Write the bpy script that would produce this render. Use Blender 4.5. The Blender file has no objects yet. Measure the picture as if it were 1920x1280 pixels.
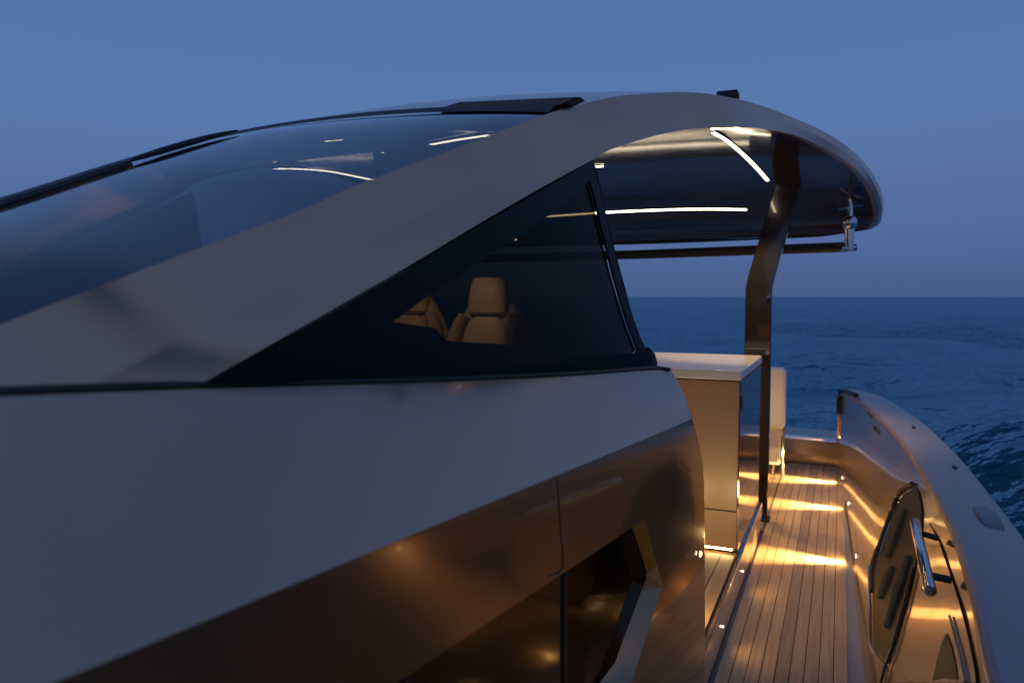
import bpy, bmesh, math, random
import numpy as np
from mathutils import Vector, Matrix
from mathutils.bvhtree import BVHTree
from mathutils.geometry import delaunay_2d_cdt

random.seed(7)
R = math.radians
scene = bpy.context.scene
col = scene.collection

# ------------------------------------------------------------------ camera
CAM = Vector((0.0, 0.0, 1.5))          # held over the port side deck, looking aft and inboard
FPX = 1400.0                           # focal length in pixels of the 1920 px wide frame
PITCH = math.atan(84.0 / FPX)          # nose slightly down: horizon above the middle
YAW = math.atan(617.0 / math.hypot(FPX, 84.0))
cam_d = bpy.data.cameras.new('camera')
cam_d.sensor_width = 36.0
cam_d.lens = FPX / 1920 * 36
cam_d.clip_start = 0.02
cam_d.clip_end = 80000
cam_d.dof.use_dof = True
cam_d.dof.focus_distance = 3.0
cam_d.dof.aperture_fstop = 2.4
cam = bpy.data.objects.new('camera', cam_d)
col.objects.link(cam)
cam.location = CAM
cam.rotation_euler = (math.pi / 2 - PITCH, 0, YAW)
scene.camera = cam

# ------------------------------------------------------------------ world (dusk sky)
SUN_EL, SUN_AZ = -3.0, 200.0
world = bpy.data.worlds.new('World')
scene.world = world
world.use_nodes = True
wn, wl = world.node_tree.nodes, world.node_tree.links
wn.clear()
w_out = wn.new('ShaderNodeOutputWorld')
w_bg = wn.new('ShaderNodeBackground')
w_sky = wn.new('ShaderNodeTexSky')
w_sky.sky_type = 'NISHITA'
w_sky.sun_disc = False
w_sky.sun_elevation = R(SUN_EL)
w_sky.sun_rotation = R(SUN_AZ)
w_sky.altitude = 0
w_sky.air_density = 1.0
w_sky.dust_density = 0.4
w_sky.ozone_density = 4.0
# thin dusk overcast: a soft blue vault whose tone changes only with height above the horizon
w_geo = wn.new('ShaderNodeTexCoord')
w_sep = wn.new('ShaderNodeSeparateXYZ')
w_ramp = wn.new('ShaderNodeValToRGB')
cr = w_ramp.color_ramp
cr.interpolation = 'EASE'
cr.elements[0].position = 0.0
cr.elements[0].color = (0.068, 0.116, 0.262, 1)
cr.elements[1].position = 1.0
cr.elements[1].color = (0.060, 0.125, 0.330, 1)
for p, c in ((0.10, (0.088, 0.155, 0.340)), (0.22, (0.097, 0.190, 0.410)), (0.36, (0.086, 0.176, 0.398))):
    e = cr.elements.new(p)
    e.color = (*c, 1)
w_mix = wn.new('ShaderNodeMixRGB')
w_mix.blend_type = 'ADD'
w_mix.inputs[0].default_value = 1.0
w_scale = wn.new('ShaderNodeMixRGB')
w_scale.blend_type = 'MULTIPLY'
w_scale.inputs[0].default_value = 1.0
w_scale.inputs[2].default_value = (0.035, 0.035, 0.035, 1)
wl.new(w_geo.outputs['Generated'], w_sep.inputs[0])
wl.new(w_sep.outputs['Z'], w_ramp.inputs[0])
wl.new(w_sky.outputs[0], w_scale.inputs[1])
wl.new(w_ramp.outputs[0], w_mix.inputs[1])
wl.new(w_scale.outputs[0], w_mix.inputs[2])
wl.new(w_mix.outputs[0], w_bg.inputs[0])
w_bg.inputs[1].default_value = 1.0
wl.new(w_bg.outputs[0], w_out.inputs[0])

# the last of the daylight, far below lamp strength: the sun has set behind the camera
sun_d = bpy.data.lights.new('sun', 'SUN')
sun_d.energy = 0.04
sun_d.angle = R(40)
sun_d.color = (1.0, 0.80, 0.78)
sun = bpy.data.objects.new('sun', sun_d)
col.objects.link(sun)
sun.rotation_euler = (R(70), 0, R(-25))

scene.view_settings.view_transform = 'Standard'
scene.view_settings.look = 'None'
scene.view_settings.gamma = 1
scene.view_settings.exposure = 0.0
scene.view_settings.use_curve_mapping = False
scene.render.engine = 'CYCLES'
scene.cycles.use_denoising = True
scene.cycles.max_bounces = 10
scene.cycles.glossy_bounces = 6
scene.cycles.transparent_max_bounces = 12
scene.cycles.sample_clamp_indirect = 6.0
scene.cycles.caustics_reflective = True
scene.cycles.blur_glossy = 0.1

# ------------------------------------------------------------------ helpers
_F = Vector((-math.sin(YAW) * math.cos(PITCH), math.cos(YAW) * math.cos(PITCH), -math.sin(PITCH)))
_Rt = Vector((math.cos(YAW), math.sin(YAW), 0))
_U = _Rt.cross(_F)
_H = math.hypot(FPX, 84.0)


def ray(u, v):
    d = _F * FPX + _Rt * (u - 960) - _U * (v - 640)
    hd = d.x * -math.sin(YAW) + d.y * math.cos(YAW)
    return d / hd                      # unit forward (level) distance


def pd(u, v, d):
    return CAM + ray(u, v) * d


def pz(u, v, z):
    r = ray(u, v)
    return CAM + r * ((z - CAM.z) / r.z)


def py(u, v, y):
    r = ray(u, v)
    return CAM + r * (y / r.y)


def px(u, v, x):
    r = ray(u, v)
    return CAM + r * (x / r.x)


def pw(u, v, a, b):
    """on the upright plane x = a + b*y"""
    r = ray(u, v)
    return CAM + r * (a / (r.x - b * r.y))


def interp(xs, ys, x):
    """monotone cubic (pchip style) interpolation"""
    xs = list(xs); ys = list(ys)
    if x <= xs[0]:
        return ys[0] + (ys[1] - ys[0]) / (xs[1] - xs[0]) * (x - xs[0])
    if x >= xs[-1]:
        return ys[-1] + (ys[-1] - ys[-2]) / (xs[-1] - xs[-2]) * (x - xs[-1])
    n = len(xs)
    h = [xs[i + 1] - xs[i] for i in range(n - 1)]
    dl = [(ys[i + 1] - ys[i]) / h[i] for i in range(n - 1)]
    m = [dl[0]] + [0.0 if dl[i - 1] * dl[i] <= 0 else 2 * dl[i - 1] * dl[i] / (dl[i - 1] + dl[i]) for i in range(1, n - 1)] + [dl[-1]]
    i = max(k for k in range(n - 1) if xs[k] <= x)
    t = (x - xs[i]) / h[i]
    return ((2 * t**3 - 3 * t**2 + 1) * ys[i] + (t**3 - 2 * t**2 + t) * h[i] * m[i]
            + (-2 * t**3 + 3 * t**2) * ys[i + 1] + (t**3 - t**2) * h[i] * m[i + 1])


def spline(pts, n):
    """Catmull-Rom (centripetal-ish) through pts, n samples per span"""
    P = [Vector(p) for p in pts]
    P = [P[0] * 2 - P[1]] + P + [P[-1] * 2 - P[-2]]
    out = []
    for i in range(1, len(P) - 2):
        for k in range(n):
            t = k / n
            a, b, c, d = P[i - 1], P[i], P[i + 1], P[i + 2]
            out.append(0.5 * ((2 * b) + (c - a) * t + (2 * a - 5 * b + 4 * c - d) * t * t + (3 * b - a - 3 * c + d) * t**3))
    out.append(P[-2].copy())
    return out


def inside(p, poly):
    c = False; n = len(poly)
    for i in range(n):
        a, b = poly[i], poly[i - 1]
        if (a[1] > p[1]) != (b[1] > p[1]) and p[0] < (b[0] - a[0]) * (p[1] - a[1]) / (b[1] - a[1]) + a[0]:
            c = not c
    return c


def plate_with_hole(outer, hole):
    """triangles of the region between two closed 2D outlines"""
    o_, h_ = [Vector((p[0], p[1])) for p in outer], [Vector((p[0], p[1])) for p in hole]
    n, m = len(o_), len(h_)
    res = delaunay_2d_cdt(o_ + h_, [(i, (i + 1) % n) for i in range(n)] + [(n + i, n + (i + 1) % m) for i in range(m)], [], 0, 1e-6)
    vs = res[0]; fs = []
    for f in res[2]:
        c = (sum(vs[k][0] for k in f) / len(f), sum(vs[k][1] for k in f) / len(f))
        if inside(c, o_) and not inside(c, h_):
            fs.append(tuple(f))
    return vs, fs


class MB:
    def __init__(self):
        self.v = []; self.f = []

    def quad(self, a, b, c, d):
        i = len(self.v); self.v += [tuple(a), tuple(b), tuple(c), tuple(d)]; self.f.append((i, i + 1, i + 2, i + 3)); return self

    def grid(self, rows, close=False, flip=False):
        i0 = len(self.v); n = len(rows[0])
        for r in rows:
            self.v += [tuple(p) for p in r]
        for i in range(len(rows) - 1):
            for j in range(n if close else n - 1):
                a = i0 + i * n + j; b = i0 + i * n + (j + 1) % n
                q = (a, b, b + n, a + n)
                self.f.append(q[::-1] if flip else q)
        return self

    def poly(self, pts):
        i = len(self.v); self.v += [tuple(p) for p in pts]; self.f.append(tuple(range(i, i + len(pts)))); return self

    def box(self, lo, hi):
        x0, y0, z0 = lo; x1, y1, z1 = hi
        i = len(self.v)
        self.v += [(x0, y0, z0), (x1, y0, z0), (x1, y1, z0), (x0, y1, z0), (x0, y0, z1), (x1, y0, z1), (x1, y1, z1), (x0, y1, z1)]
        for q in ((3, 2, 1, 0), (4, 5, 6, 7), (0, 1, 5, 4), (1, 2, 6, 5), (2, 3, 7, 6), (3, 0, 4, 7)):
            self.f.append(tuple(i + k for k in q))
        return self

    def prism(self, poly, vec):
        """solid between poly and poly+vec"""
        P = [Vector(p) for p in poly]; vec = Vector(vec); n = len(P); i = len(self.v)
        self.v += [tuple(p) for p in P] + [tuple(p + vec) for p in P]
        self.f.append(tuple(range(i, i + n))[::-1]); self.f.append(tuple(range(i + n, i + 2 * n)))
        for k in range(n):
            j = (k + 1) % n
            self.f.append((i + k, i + j, i + n + j, i + n + k))
        return self

    def tube(self, path, r, n=10, cap=True, up=None):
        P = [Vector(p) for p in path]; rows = []
        for k, p in enumerate(P):
            t = (P[min(k + 1, len(P) - 1)] - P[max(k - 1, 0)]).normalized()
            u = Vector(up) if up else (Vector((0, 0, 1)) if abs(t.z) < 0.9 else Vector((1, 0, 0)))
            a = t.cross(u).normalized(); b = a.cross(t)
            rr = r[k] if isinstance(r, list) else r
            ra, rb = rr if isinstance(rr, (list, tuple)) else (rr, rr)
            rows.append([p + a * math.cos(2 * math.pi * j / n) * ra + b * math.sin(2 * math.pi * j / n) * rb for j in range(n)])
        self.grid(rows, close=True)
        if cap:
            self.poly(rows[0][::-1]); self.poly(rows[-1])
        return self

    def mesh(self, name, smooth=True, angle=35, merge=1e-5):
        me = bpy.data.meshes.new(name)
        me.from_pydata(self.v, [], self.f)
        bm = bmesh.new(); bm.from_mesh(me)
        if merge:
            bmesh.ops.remove_doubles(bm, verts=bm.verts, dist=merge)
        bmesh.ops.recalc_face_normals(bm, faces=bm.faces)
        bm.to_mesh(me); bm.free()
        if smooth:
            for p in me.polygons:
                p.use_smooth = True
            me.set_sharp_from_angle(angle=R(angle))
        return me


ROOTLOC = {}


def thing(name, label, cat, loc=(0, 0, 0), group=None):
    o = bpy.data.objects.new(name, None)
    o.empty_display_size = 0.1
    col.objects.link(o); o.location = loc; o['label'] = label; o['category'] = cat
    if group:
        o['group'] = group
    ROOTLOC[o.name] = Vector(loc)
    return o


def part(name, mb, mat, parent=None, local=False, bevel=0, solid=0, label=None, **kw):
    me = mb if isinstance(mb, bpy.types.Mesh) else mb.mesh(name, **kw)
    o = bpy.data.objects.new(name, me)
    col.objects.link(o)
    if not me.materials:
        me.materials.append(mat)
    if parent is not None:
        o.parent = parent
        if not local and parent.name in ROOTLOC:
            o.location = -ROOTLOC[parent.name]
    if solid:
        m = o.modifiers.new('s', 'SOLIDIFY'); m.thickness = solid; m.offset = -1
    if bevel:
        m = o.modifiers.new('b', 'BEVEL'); m.width = bevel; m.segments = 3; m.limit_method = 'ANGLE'; m.angle_limit = R(40)
        m.harden_normals = False
    if label:
        o['label'] = label
    return o


def structure(o):
    o['kind'] = 'structure'; return o


# ------------------------------------------------------------------ materials
def new_mat(name):
    m = bpy.data.materials.new(name); m.use_nodes = True
    nt = m.node_tree; nt.nodes.clear()
    out = nt.nodes.new('ShaderNodeOutputMaterial')
    return m, nt.nodes, nt.links, out


def principled(name, base, rough=0.5, metal=0.0, coat=0.0, coat_rough=0.04, spec=0.5, var=0.0, vscale=3.0, rvar=0.0, bump=0.0, bscale=40.0, ior=1.5):
    m, N, L, out = new_mat(name)
    b = N.new('ShaderNodeBsdfPrincipled')
    b.inputs['Base Color'].default_value = (*base, 1)
    b.inputs['Roughness'].default_value = rough
    b.inputs['Metallic'].default_value = metal
    b.inputs['Coat Weight'].default_value = coat
    b.inputs['Coat Roughness'].default_value = coat_rough
    b.inputs['Specular IOR Level'].default_value = spec
    b.inputs['IOR'].default_value = ior
    L.new(b.outputs[0], out.inputs[0])
    tc = N.new('ShaderNodeTexCoord')
    if var or rvar:
        nz = N.new('ShaderNodeTexNoise'); nz.inputs['Scale'].default_value = vscale; nz.inputs['Detail'].default_value = 6
        L.new(tc.outputs['Object'], nz.inputs['Vector'])
        if var:
            mr = N.new('ShaderNodeMapRange'); mr.inputs[3].default_value = 1 - var; mr.inputs[4].default_value = 1 + var
            L.new(nz.outputs[0], mr.inputs[0])
            mx = N.new('ShaderNodeMixRGB'); mx.blend_type = 'MULTIPLY'; mx.inputs[0].default_value = 1
            mx.inputs[1].default_value = (*base, 1)
            L.new(mr.outputs[0], mx.inputs[2]); L.new(mx.outputs[0], b.inputs['Base Color'])
        if rvar:
            mr2 = N.new('ShaderNodeMapRange'); mr2.inputs[3].default_value = max(0.01, rough - rvar); mr2.inputs[4].default_value = rough + rvar
            L.new(nz.outputs[0], mr2.inputs[0]); L.new(mr2.outputs[0], b.inputs['Roughness'])
    if bump:
        nb = N.new('ShaderNodeTexNoise'); nb.inputs['Scale'].default_value = bscale; nb.inputs['Detail'].default_value = 4
        L.new(tc.outputs['Object'], nb.inputs['Vector'])
        bp = N.new('ShaderNodeBump'); bp.inputs['Strength'].default_value = bump; bp.inputs['Distance'].default_value = 0.002
        L.new(nb.outputs[0], bp.inputs['Height']); L.new(bp.outputs[0], b.inputs['Normal'])
    return m


def emitter(name, colr, strength):
    m, N, L, out = new_mat(name)
    e = N.new('ShaderNodeEmission'); e.inputs[0].default_value = (*colr, 1); e.inputs[1].default_value = strength
    L.new(e.outputs[0], out.inputs[0])
    return m


def tinted(name, tint, ior=1.5, rough=0.0):
    m, N, L, out = new_mat(name)
    t = N.new('ShaderNodeBsdfTransparent'); t.inputs[0].default_value = (*tint, 1)
    g = N.new('ShaderNodeBsdfGlossy'); g.inputs['Roughness'].default_value = rough; g.inputs[0].default_value = (1, 1, 1, 1)
    # Schlick's Fresnel, the same from either side of the thin pane
    ge = N.new('ShaderNodeNewGeometry')
    dt = N.new('ShaderNodeVectorMath'); dt.operation = 'DOT_PRODUCT'
    L.new(ge.outputs['Normal'], dt.inputs[0]); L.new(ge.outputs['Incoming'], dt.inputs[1])
    ab = N.new('ShaderNodeMath'); ab.operation = 'ABSOLUTE'; L.new(dt.outputs['Value'], ab.inputs[0])
    om = N.new('ShaderNodeMath'); om.operation = 'SUBTRACT'; om.inputs[0].default_value = 1.0; L.new(ab.outputs[0], om.inputs[1])
    p5 = N.new('ShaderNodeMath'); p5.operation = 'POWER'; p5.inputs[1].default_value = 5.0; L.new(om.outputs[0], p5.inputs[0])
    f0 = ((ior - 1) / (ior + 1)) ** 2
    fr = N.new('ShaderNodeMath'); fr.operation = 'MULTIPLY_ADD'; fr.inputs[1].default_value = 1 - f0; fr.inputs[2].default_value = f0
    L.new(p5.outputs[0], fr.inputs[0])
    mx = N.new('ShaderNodeMixShader')
    L.new(fr.outputs[0], mx.inputs[0]); L.new(t.outputs[0], mx.inputs[1]); L.new(g.outputs[0], mx.inputs[2]); L.new(mx.outputs[0], out.inputs[0])
    return m


def teak(name, base=(0.50, 0.325, 0.175)):
    m, N, L, out = new_mat(name)
    b = N.new('ShaderNodeBsdfPrincipled')
    tc = N.new('ShaderNodeTexCoord'); oi = N.new('ShaderNodeObjectInfo')
    mp = N.new('ShaderNodeMapping'); mp.inputs['Scale'].default_value = (60, 2.2, 60)
    ad = N.new('ShaderNodeVectorMath'); ad.operation = 'ADD'
    cb = N.new('ShaderNodeCombineXYZ'); ml = N.new('ShaderNodeMath'); ml.operation = 'MULTIPLY'; ml.inputs[1].default_value = 37
    L.new(oi.outputs['Random'], ml.inputs[0]); L.new(ml.outputs[0], cb.inputs[1])
    L.new(tc.outputs['Object'], ad.inputs[0]); L.new(cb.outputs[0], ad.inputs[1]); L.new(ad.outputs[0], mp.inputs[0])
    nz = N.new('ShaderNodeTexNoise'); nz.inputs['Scale'].default_value = 1.0; nz.inputs['Detail'].default_value = 8; nz.inputs['Roughness'].default_value = 0.65
    L.new(mp.outputs[0], nz.inputs['Vector'])
    rp = N.new('ShaderNodeValToRGB')
    rp.color_ramp.elements[0].position = 0.3; rp.color_ramp.elements[0].color = (base[0] * 0.72, base[1] * 0.68, base[2] * 0.62, 1)
    rp.color_ramp.elements[1].position = 0.72; rp.color_ramp.elements[1].color = (base[0] * 1.2, base[1] * 1.2, base[2] * 1.2, 1)
    L.new(nz.outputs[0], rp.inputs[0])
    mr = N.new('ShaderNodeMapRange'); mr.inputs[3].default_value = 0.74; mr.inputs[4].default_value = 1.2
    L.new(oi.outputs['Random'], mr.inputs[0])
    mx = N.new('ShaderNodeMixRGB'); mx.blend_type = 'MULTIPLY'; mx.inputs[0].default_value = 1
    L.new(rp.outputs[0], mx.inputs[1]); L.new(mr.outputs[0], mx.inputs[2]); L.new(mx.outputs[0], b.inputs['Base Color'])
    b.inputs['Roughness'].default_value = 0.48
    bp = N.new('ShaderNodeBump'); bp.inputs['Strength'].default_value = 0.25; bp.inputs['Distance'].default_value = 0.001
    L.new(nz.outputs[0], bp.inputs['Height']); L.new(bp.outputs[0], b.inputs['Normal'])
    L.new(b.outputs[0], out.inputs[0])
    return m


M = {}
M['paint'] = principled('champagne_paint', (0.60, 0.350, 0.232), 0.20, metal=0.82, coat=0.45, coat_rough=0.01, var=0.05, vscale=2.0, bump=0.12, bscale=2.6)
M['bronze'] = principled('bronze_side', (0.33, 0.225, 0.125), 0.15, metal=0.80, coat=0.6, coat_rough=0.01, var=0.06, vscale=2.0, bump=0.10, bscale=2.6)  # darker, browner mix than the shoulder's, used on both cabin sides
M['gold_reflection'] = principled('glass_gold_reflection', (0.13, 0.092, 0.042), 0.07, metal=0.75)  # black glass with its gold-lit reflection put into the colour
M['cap'] = principled('cap_gelcoat', (0.29, 0.235, 0.22), 0.42, coat=0.35, coat_rough=0.15, var=0.06, vscale=5)
M['inner'] = principled('bulwark_gloss', (0.42, 0.28, 0.16), 0.20, metal=0.55, coat=1.0, coat_rough=0.04, var=0.08, vscale=4, bump=0.02, bscale=6)
M['ceiling'] = principled('ceiling_gloss', (0.024, 0.019, 0.015), 0.09, coat=0.0, coat_rough=0.08, var=0.1, vscale=3)
M['black_gloss'] = principled('black_gloss', (0.004, 0.004, 0.005), 0.06, coat=0.5, coat_rough=0.02)
M['ceramic'] = principled('black_ceramic_border', (0.001, 0.001, 0.0015), 0.06, spec=0.16)
M['rubber'] = principled('rubber', (0.012, 0.011, 0.010), 0.55)
M['dark_inside'] = principled('dark_interior', (0.02, 0.017, 0.015), 0.6)
M['chrome'] = principled('polished_steel', (0.62, 0.60, 0.58), 0.09, metal=1.0, rvar=0.04, vscale=20)
M['post'] = principled('post_gloss', (0.026, 0.023, 0.022), 0.12, metal=0.3, coat=1.0, coat_rough=0.03)
M['steel_dark'] = principled('grey_steel', (0.16, 0.16, 0.16), 0.35, metal=0.7)
M['steel_panel'] = principled('mirror_panel', (0.22, 0.165, 0.12), 0.06, metal=0.8, rvar=0.03, vscale=6)
M['cabinet'] = principled('cabinet_panel', (0.42, 0.255, 0.14), 0.38, coat=0.2, coat_rough=0.2, var=0.06, vscale=3)
M['counter'] = principled('white_counter', (0.74, 0.68, 0.62), 0.28, coat=0.3, var=0.04, vscale=9)
M['white_vinyl'] = principled('white_vinyl', (0.70, 0.67, 0.62), 0.5, bump=0.15, bscale=120)
M['leather'] = principled('tan_leather', (0.60, 0.47, 0.33), 0.5, bump=0.2, bscale=160, var=0.06)
M['leather2'] = principled('tan_leather_bolster', (0.46, 0.35, 0.24), 0.5, bump=0.2, bscale=160, var=0.06)
M['teak'] = teak('teak')
M['caulk'] = principled('caulk', (0.025, 0.020, 0.016), 0.6)
M['margin'] = principled('waterway', (0.30, 0.25, 0.21), 0.4, coat=0.3, coat_rough=0.2, var=0.08, vscale=8)
M['led'] = emitter('led_warm', (1.0, 0.82, 0.56), 11.0)
M['lamp'] = emitter('lamp_warm', (1.0, 0.66, 0.28), 30.0)
M['windscreen'] = tinted('windscreen_glass', (0.115, 0.125, 0.14), 2.15)
M['sideglass'] = tinted('smoked_glass', (0.036, 0.030, 0.022), 1.16)
M['black_glass'] = principled('black_glass', (0.006, 0.005, 0.004), 0.03, spec=0.6)
M['fender'] = principled('fender_cloth', (0.05, 0.045, 0.025), 0.7)
M['antifoul'] = principled('hull_paint', (0.30, 0.25, 0.22), 0.3, coat=0.8)


def water():
    m, N, L, out = new_mat('sea_water')
    b = N.new('ShaderNodeBsdfPrincipled')
    b.inputs['Base Color'].default_value = (0.011, 0.066, 0.125, 1)
    b.inputs['Roughness'].default_value = 0.16
    b.inputs['IOR'].default_value = 1.333
    b.inputs['Specular IOR Level'].default_value = 0.32
    b.inputs['Specular Tint'].default_value = (0.62, 0.86, 1.0, 1)
    tc = N.new('ShaderNodeTexCoord')
    hs = None
    for sc, st, w in ((0.35, 2.0, 0.55), (1.4, 2.2, 0.30), (5.0, 1.6, 0.10)):
        mp = N.new('ShaderNodeMapping'); mp.inputs['Scale'].default_value = (sc, sc * st, sc)
        mp.inputs['Rotation'].default_value = (0, 0, R(20))
        nz = N.new('ShaderNodeTexNoise'); nz.inputs['Scale'].default_value = 1; nz.inputs['Detail'].default_value = 3
        L.new(tc.outputs['Object'], mp.inputs[0]); L.new(mp.outputs[0], nz.inputs['Vector'])
        mu = N.new('ShaderNodeMath'); mu.operation = 'MULTIPLY'; mu.inputs[1].default_value = w
        L.new(nz.outputs[0], mu.inputs[0])
        if hs is None:
            hs = mu
        else:
            ad = N.new('ShaderNodeMath'); ad.operation = 'ADD'
            L.new(hs.outputs[0], ad.inputs[0]); L.new(mu.outputs[0], ad.inputs[1]); hs = ad
    bp = N.new('ShaderNodeBump'); bp.inputs['Strength'].default_value = 1.0; bp.inputs['Distance'].default_value = 0.9
    L.new(hs.outputs[0], bp.inputs['Height'])
    # body colour of the water under a sky reflection that never becomes a full mirror: the choppy surface keeps its slopes
    N.remove(b)
    df = N.new('ShaderNodeBsdfDiffuse'); df.inputs[0].default_value = (0.011, 0.105, 0.155, 1)
    gl = N.new('ShaderNodeBsdfGlossy'); gl.inputs[0].default_value = (0.64, 0.92, 1.0, 1); gl.inputs['Roughness'].default_value = 0.17
    fr = N.new('ShaderNodeFresnel'); fr.inputs[0].default_value = 1.333
    mn = N.new('ShaderNodeMath'); mn.operation = 'MINIMUM'; mn.inputs[1].default_value = 0.42
    mx = N.new('ShaderNodeMixShader')
    for nd in (df, gl, fr):
        L.new(bp.outputs[0], nd.inputs['Normal'])
    L.new(fr.outputs[0], mn.inputs[0]); L.new(mn.outputs[0], mx.inputs[0]); L.new(df.outputs[0], mx.inputs[1]); L.new(gl.outputs[0], mx.inputs[2])
    L.new(mx.outputs[0], out.inputs[0])
    return m


M['water'] = water()

# ------------------------------------------------------------------ the sea
SEA_Z = -1.15


def build_sea():
    rng = np.random.default_rng(5)
    na, nr = 720, 250
    ang = np.linspace(0, 2 * math.pi, na, endpoint=False)
    rad = np.concatenate([[0.0], np.geomspace(0.6, 40000, nr - 1)])
    A, Rr = np.meshgrid(ang, rad)
    X = Rr * np.cos(A); Y = Rr * np.sin(A)
    Z = np.zeros_like(X)
    step = np.maximum(Rr * 2 * math.pi / na, Rr * 0.046)
    for _ in range(46):
        lam = float(np.exp(rng.uniform(math.log(2.2), math.log(30))))
        th = R(75) + rng.normal(0, 0.55)
        k = 2 * math.pi / lam
        amp = 0.018 * lam ** 0.85
        fade = np.clip(1.6 - step * 3.2 / lam, 0, 1)
        ph = k * (X * math.cos(th) + Y * math.sin(th)) + rng.uniform(0, 6.28)
        s = np.sin(ph)
        Z += amp * fade * (s + 0.25 * np.cos(2 * ph))
    inside = ((np.abs(X + 1.6) < 2.6) & (Y > -6.5) & (Y < 9))
    Z = np.where(inside, np.minimum(Z, 0.05), Z)
    V = np.stack([X, Y, Z + SEA_Z], -1).reshape(-1, 3)
    i = np.arange(nr - 1)[:, None] * na; j = np.arange(na)[None, :]
    j2 = (j + 1) % na
    F = np.stack([i + j, i + j2, i + na + j2, i + na + j], -1).reshape(-1, 4)
    me = bpy.data.meshes.new('sea')
    me.vertices.add(len(V)); me.vertices.foreach_set('co', V.ravel())
    me.loops.add(F.size); me.loops.foreach_set('vertex_index', F.ravel().astype(np.int32))
    me.polygons.add(len(F)); me.polygons.foreach_set('loop_start', np.arange(0, F.size, 4, dtype=np.int32))
    me.update(calc_edges=True); me.validate()
    me.polygons.foreach_set('use_smooth', np.ones(len(me.polygons), dtype=bool))
    me.materials.append(M['water'])
    o = bpy.data.objects.new('sea', me); col.objects.link(o)
    o['label'] = 'dark blue rolling sea reaching to the horizon'
    structure(o)


build_sea()

# ------------------------------------------------------------------ the yacht
XC = -1.6                                   # centreline of the boat
mir = lambda p: Vector((2 * XC - p[0], p[1], p[2]))
yacht = thing('motor_yacht', 'champagne motor yacht with swept arch, hardtop and teak side deck', 'yacht', (XC, 1.5, SEA_Z))

# ---- hull, bulwark and cap -------------------------------------------------
CAPZ = 0.70
Yb = [-6, -4.5, -3, -1.5, 0, 1.5, 3.0, 4.5, 5.7, 6.6, 7.3]
capin = [(-6, -1.45), (-4.5, -0.75), (-3, -0.22), (-1.5, 0.08), (0, 0.22), (1.0, 0.265), (1.8, 0.298), (2.4, 0.345), (3.1, 0.370), (4.05, 0.360), (5.2, 0.300), (6.1, 0.195), (6.9, 0.08), (7.3, 0.0)]
capw = lambda y: interp([-6, -3, 0, 3.1, 4.9, 6, 7.3], [0.12, 0.20, 0.235, 0.215, 0.225, 0.235, 0.20], y)
ci = lambda y: interp([p[0] for p in capin], [p[1] for p in capin], y)
cz = lambda y: CAPZ + interp([-6, 0, 5.5, 6.6, 7.3], [0.25, 0.03, 0.0, 0.0, -0.03], y)
bot = lambda y: interp([-6, -4.5, -3, -1.5, 0, 1.5, 3.0, 4.74, 6.0, 7.3], [-1.52, -0.85, -0.35, -0.05, 0.09, 0.125, 0.12, 0.08, 0.055, -0.02], y)   # bulwark foot at deck level


def hull_side(side):
    s = (lambda p: p) if side > 0 else mir
    ys = np.linspace(-6, 7.3, 90)
    hull, cap, inner = MB(), MB(), MB()
    hr, cr_, ir = [], [], []
    for y in ys:
        i, w, z = ci(y), capw(y), cz(y)
        o_ = i + w
        pts = [(o_, y, z - 0.025)]
        for q in (0.0, 0.15, 0.5, 0.8, 1.0):
            pts.append((o_ + 0.012 - q**1.5 * (0.10 + 0.25 * max(0, -y / 6)), y, z - 0.05 - q * (z + 1.6)))
        hr.append([s(Vector(p)) for p in pts])
        rr = 0.028
        cpts = [(i + 0.004, y, z - 0.05)]
        cpts += [(i + rr * (1 - math.cos(a)), y, z - rr + rr * math.sin(a)) for a in np.linspace(0.0, math.pi / 2, 6)]
        cpts += [(i + w * 0.3, y, z + 0.006), (i + w * 0.6, y, z + 0.006), (o_ - 0.03, y, z)]
        cpts += [(o_ - 0.03 + 0.03 * math.sin(a), y, z - 0.03 + 0.03 * math.cos(a)) for a in np.linspace(0.2, math.pi / 2 + 0.6, 5)]
        cr_.append([s(Vector(p)) for p in cpts])
        b = bot(y)
        ipts = []
        for t in np.linspace(0, 1, 9):
            bul = 0.018 * math.sin(math.pi * t)
            ipts.append((b + (i + 0.01 - b) * t + bul, y, -0.02 + (z - 0.035 + 0.02) * t))
        ir.append([s(Vector(p)) for p in ipts])
    hull.grid(hr); cap.grid(cr_); inner.grid(ir)
    return hull, cap, inner


hp, cp, ip = hull_side(1)
hs_, cs_, is_ = hull_side(-1)
hull_mb = hp; n0 = len(hull_mb.v); hull_mb.v += hs_.v; hull_mb.f += [tuple(k + n0 for k in f) for f in hs_.f]
# transom and foredeck close the hull
tr = [Vector((ci(7.3) + capw(7.3) + 0.0, 7.3, -0.05)), Vector((XC + (ci(7.3) + capw(7.3) - XC) * 0.6, 7.75, -0.05)), Vector((XC, 8.0, -0.05))]
hull_mb.grid([[p, Vector((p.x, p.y, -1.6))] for p in tr] + [[mir(p), Vector((mir(p).x, p.y, -1.6))] for p in tr[::-1][1:]])
hull = part('hull', hull_mb, M['antifoul'], yacht)
bulwark = part('bulwark', ip, M['inner'], yacht)
caprail = part('cap_rail', cp, M['cap'], bulwark)
bulwark2 = part('bulwark', is_, M['inner'], yacht)
part('cap_rail', cs_, M['cap'], bulwark2)


def bul(y, z):
    """point on the port bulwark's inner face"""
    t = (z + 0.02) / (cz(y) - 0.015)
    b = bot(y)
    return Vector((b + (ci(y) + 0.01 - b) * t + 0.018 * math.sin(math.pi * min(max(t, 0), 1)), y, z))


bul_bvh = BVHTree.FromPolygons([Vector(p) for p in ip.v], ip.f)


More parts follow.
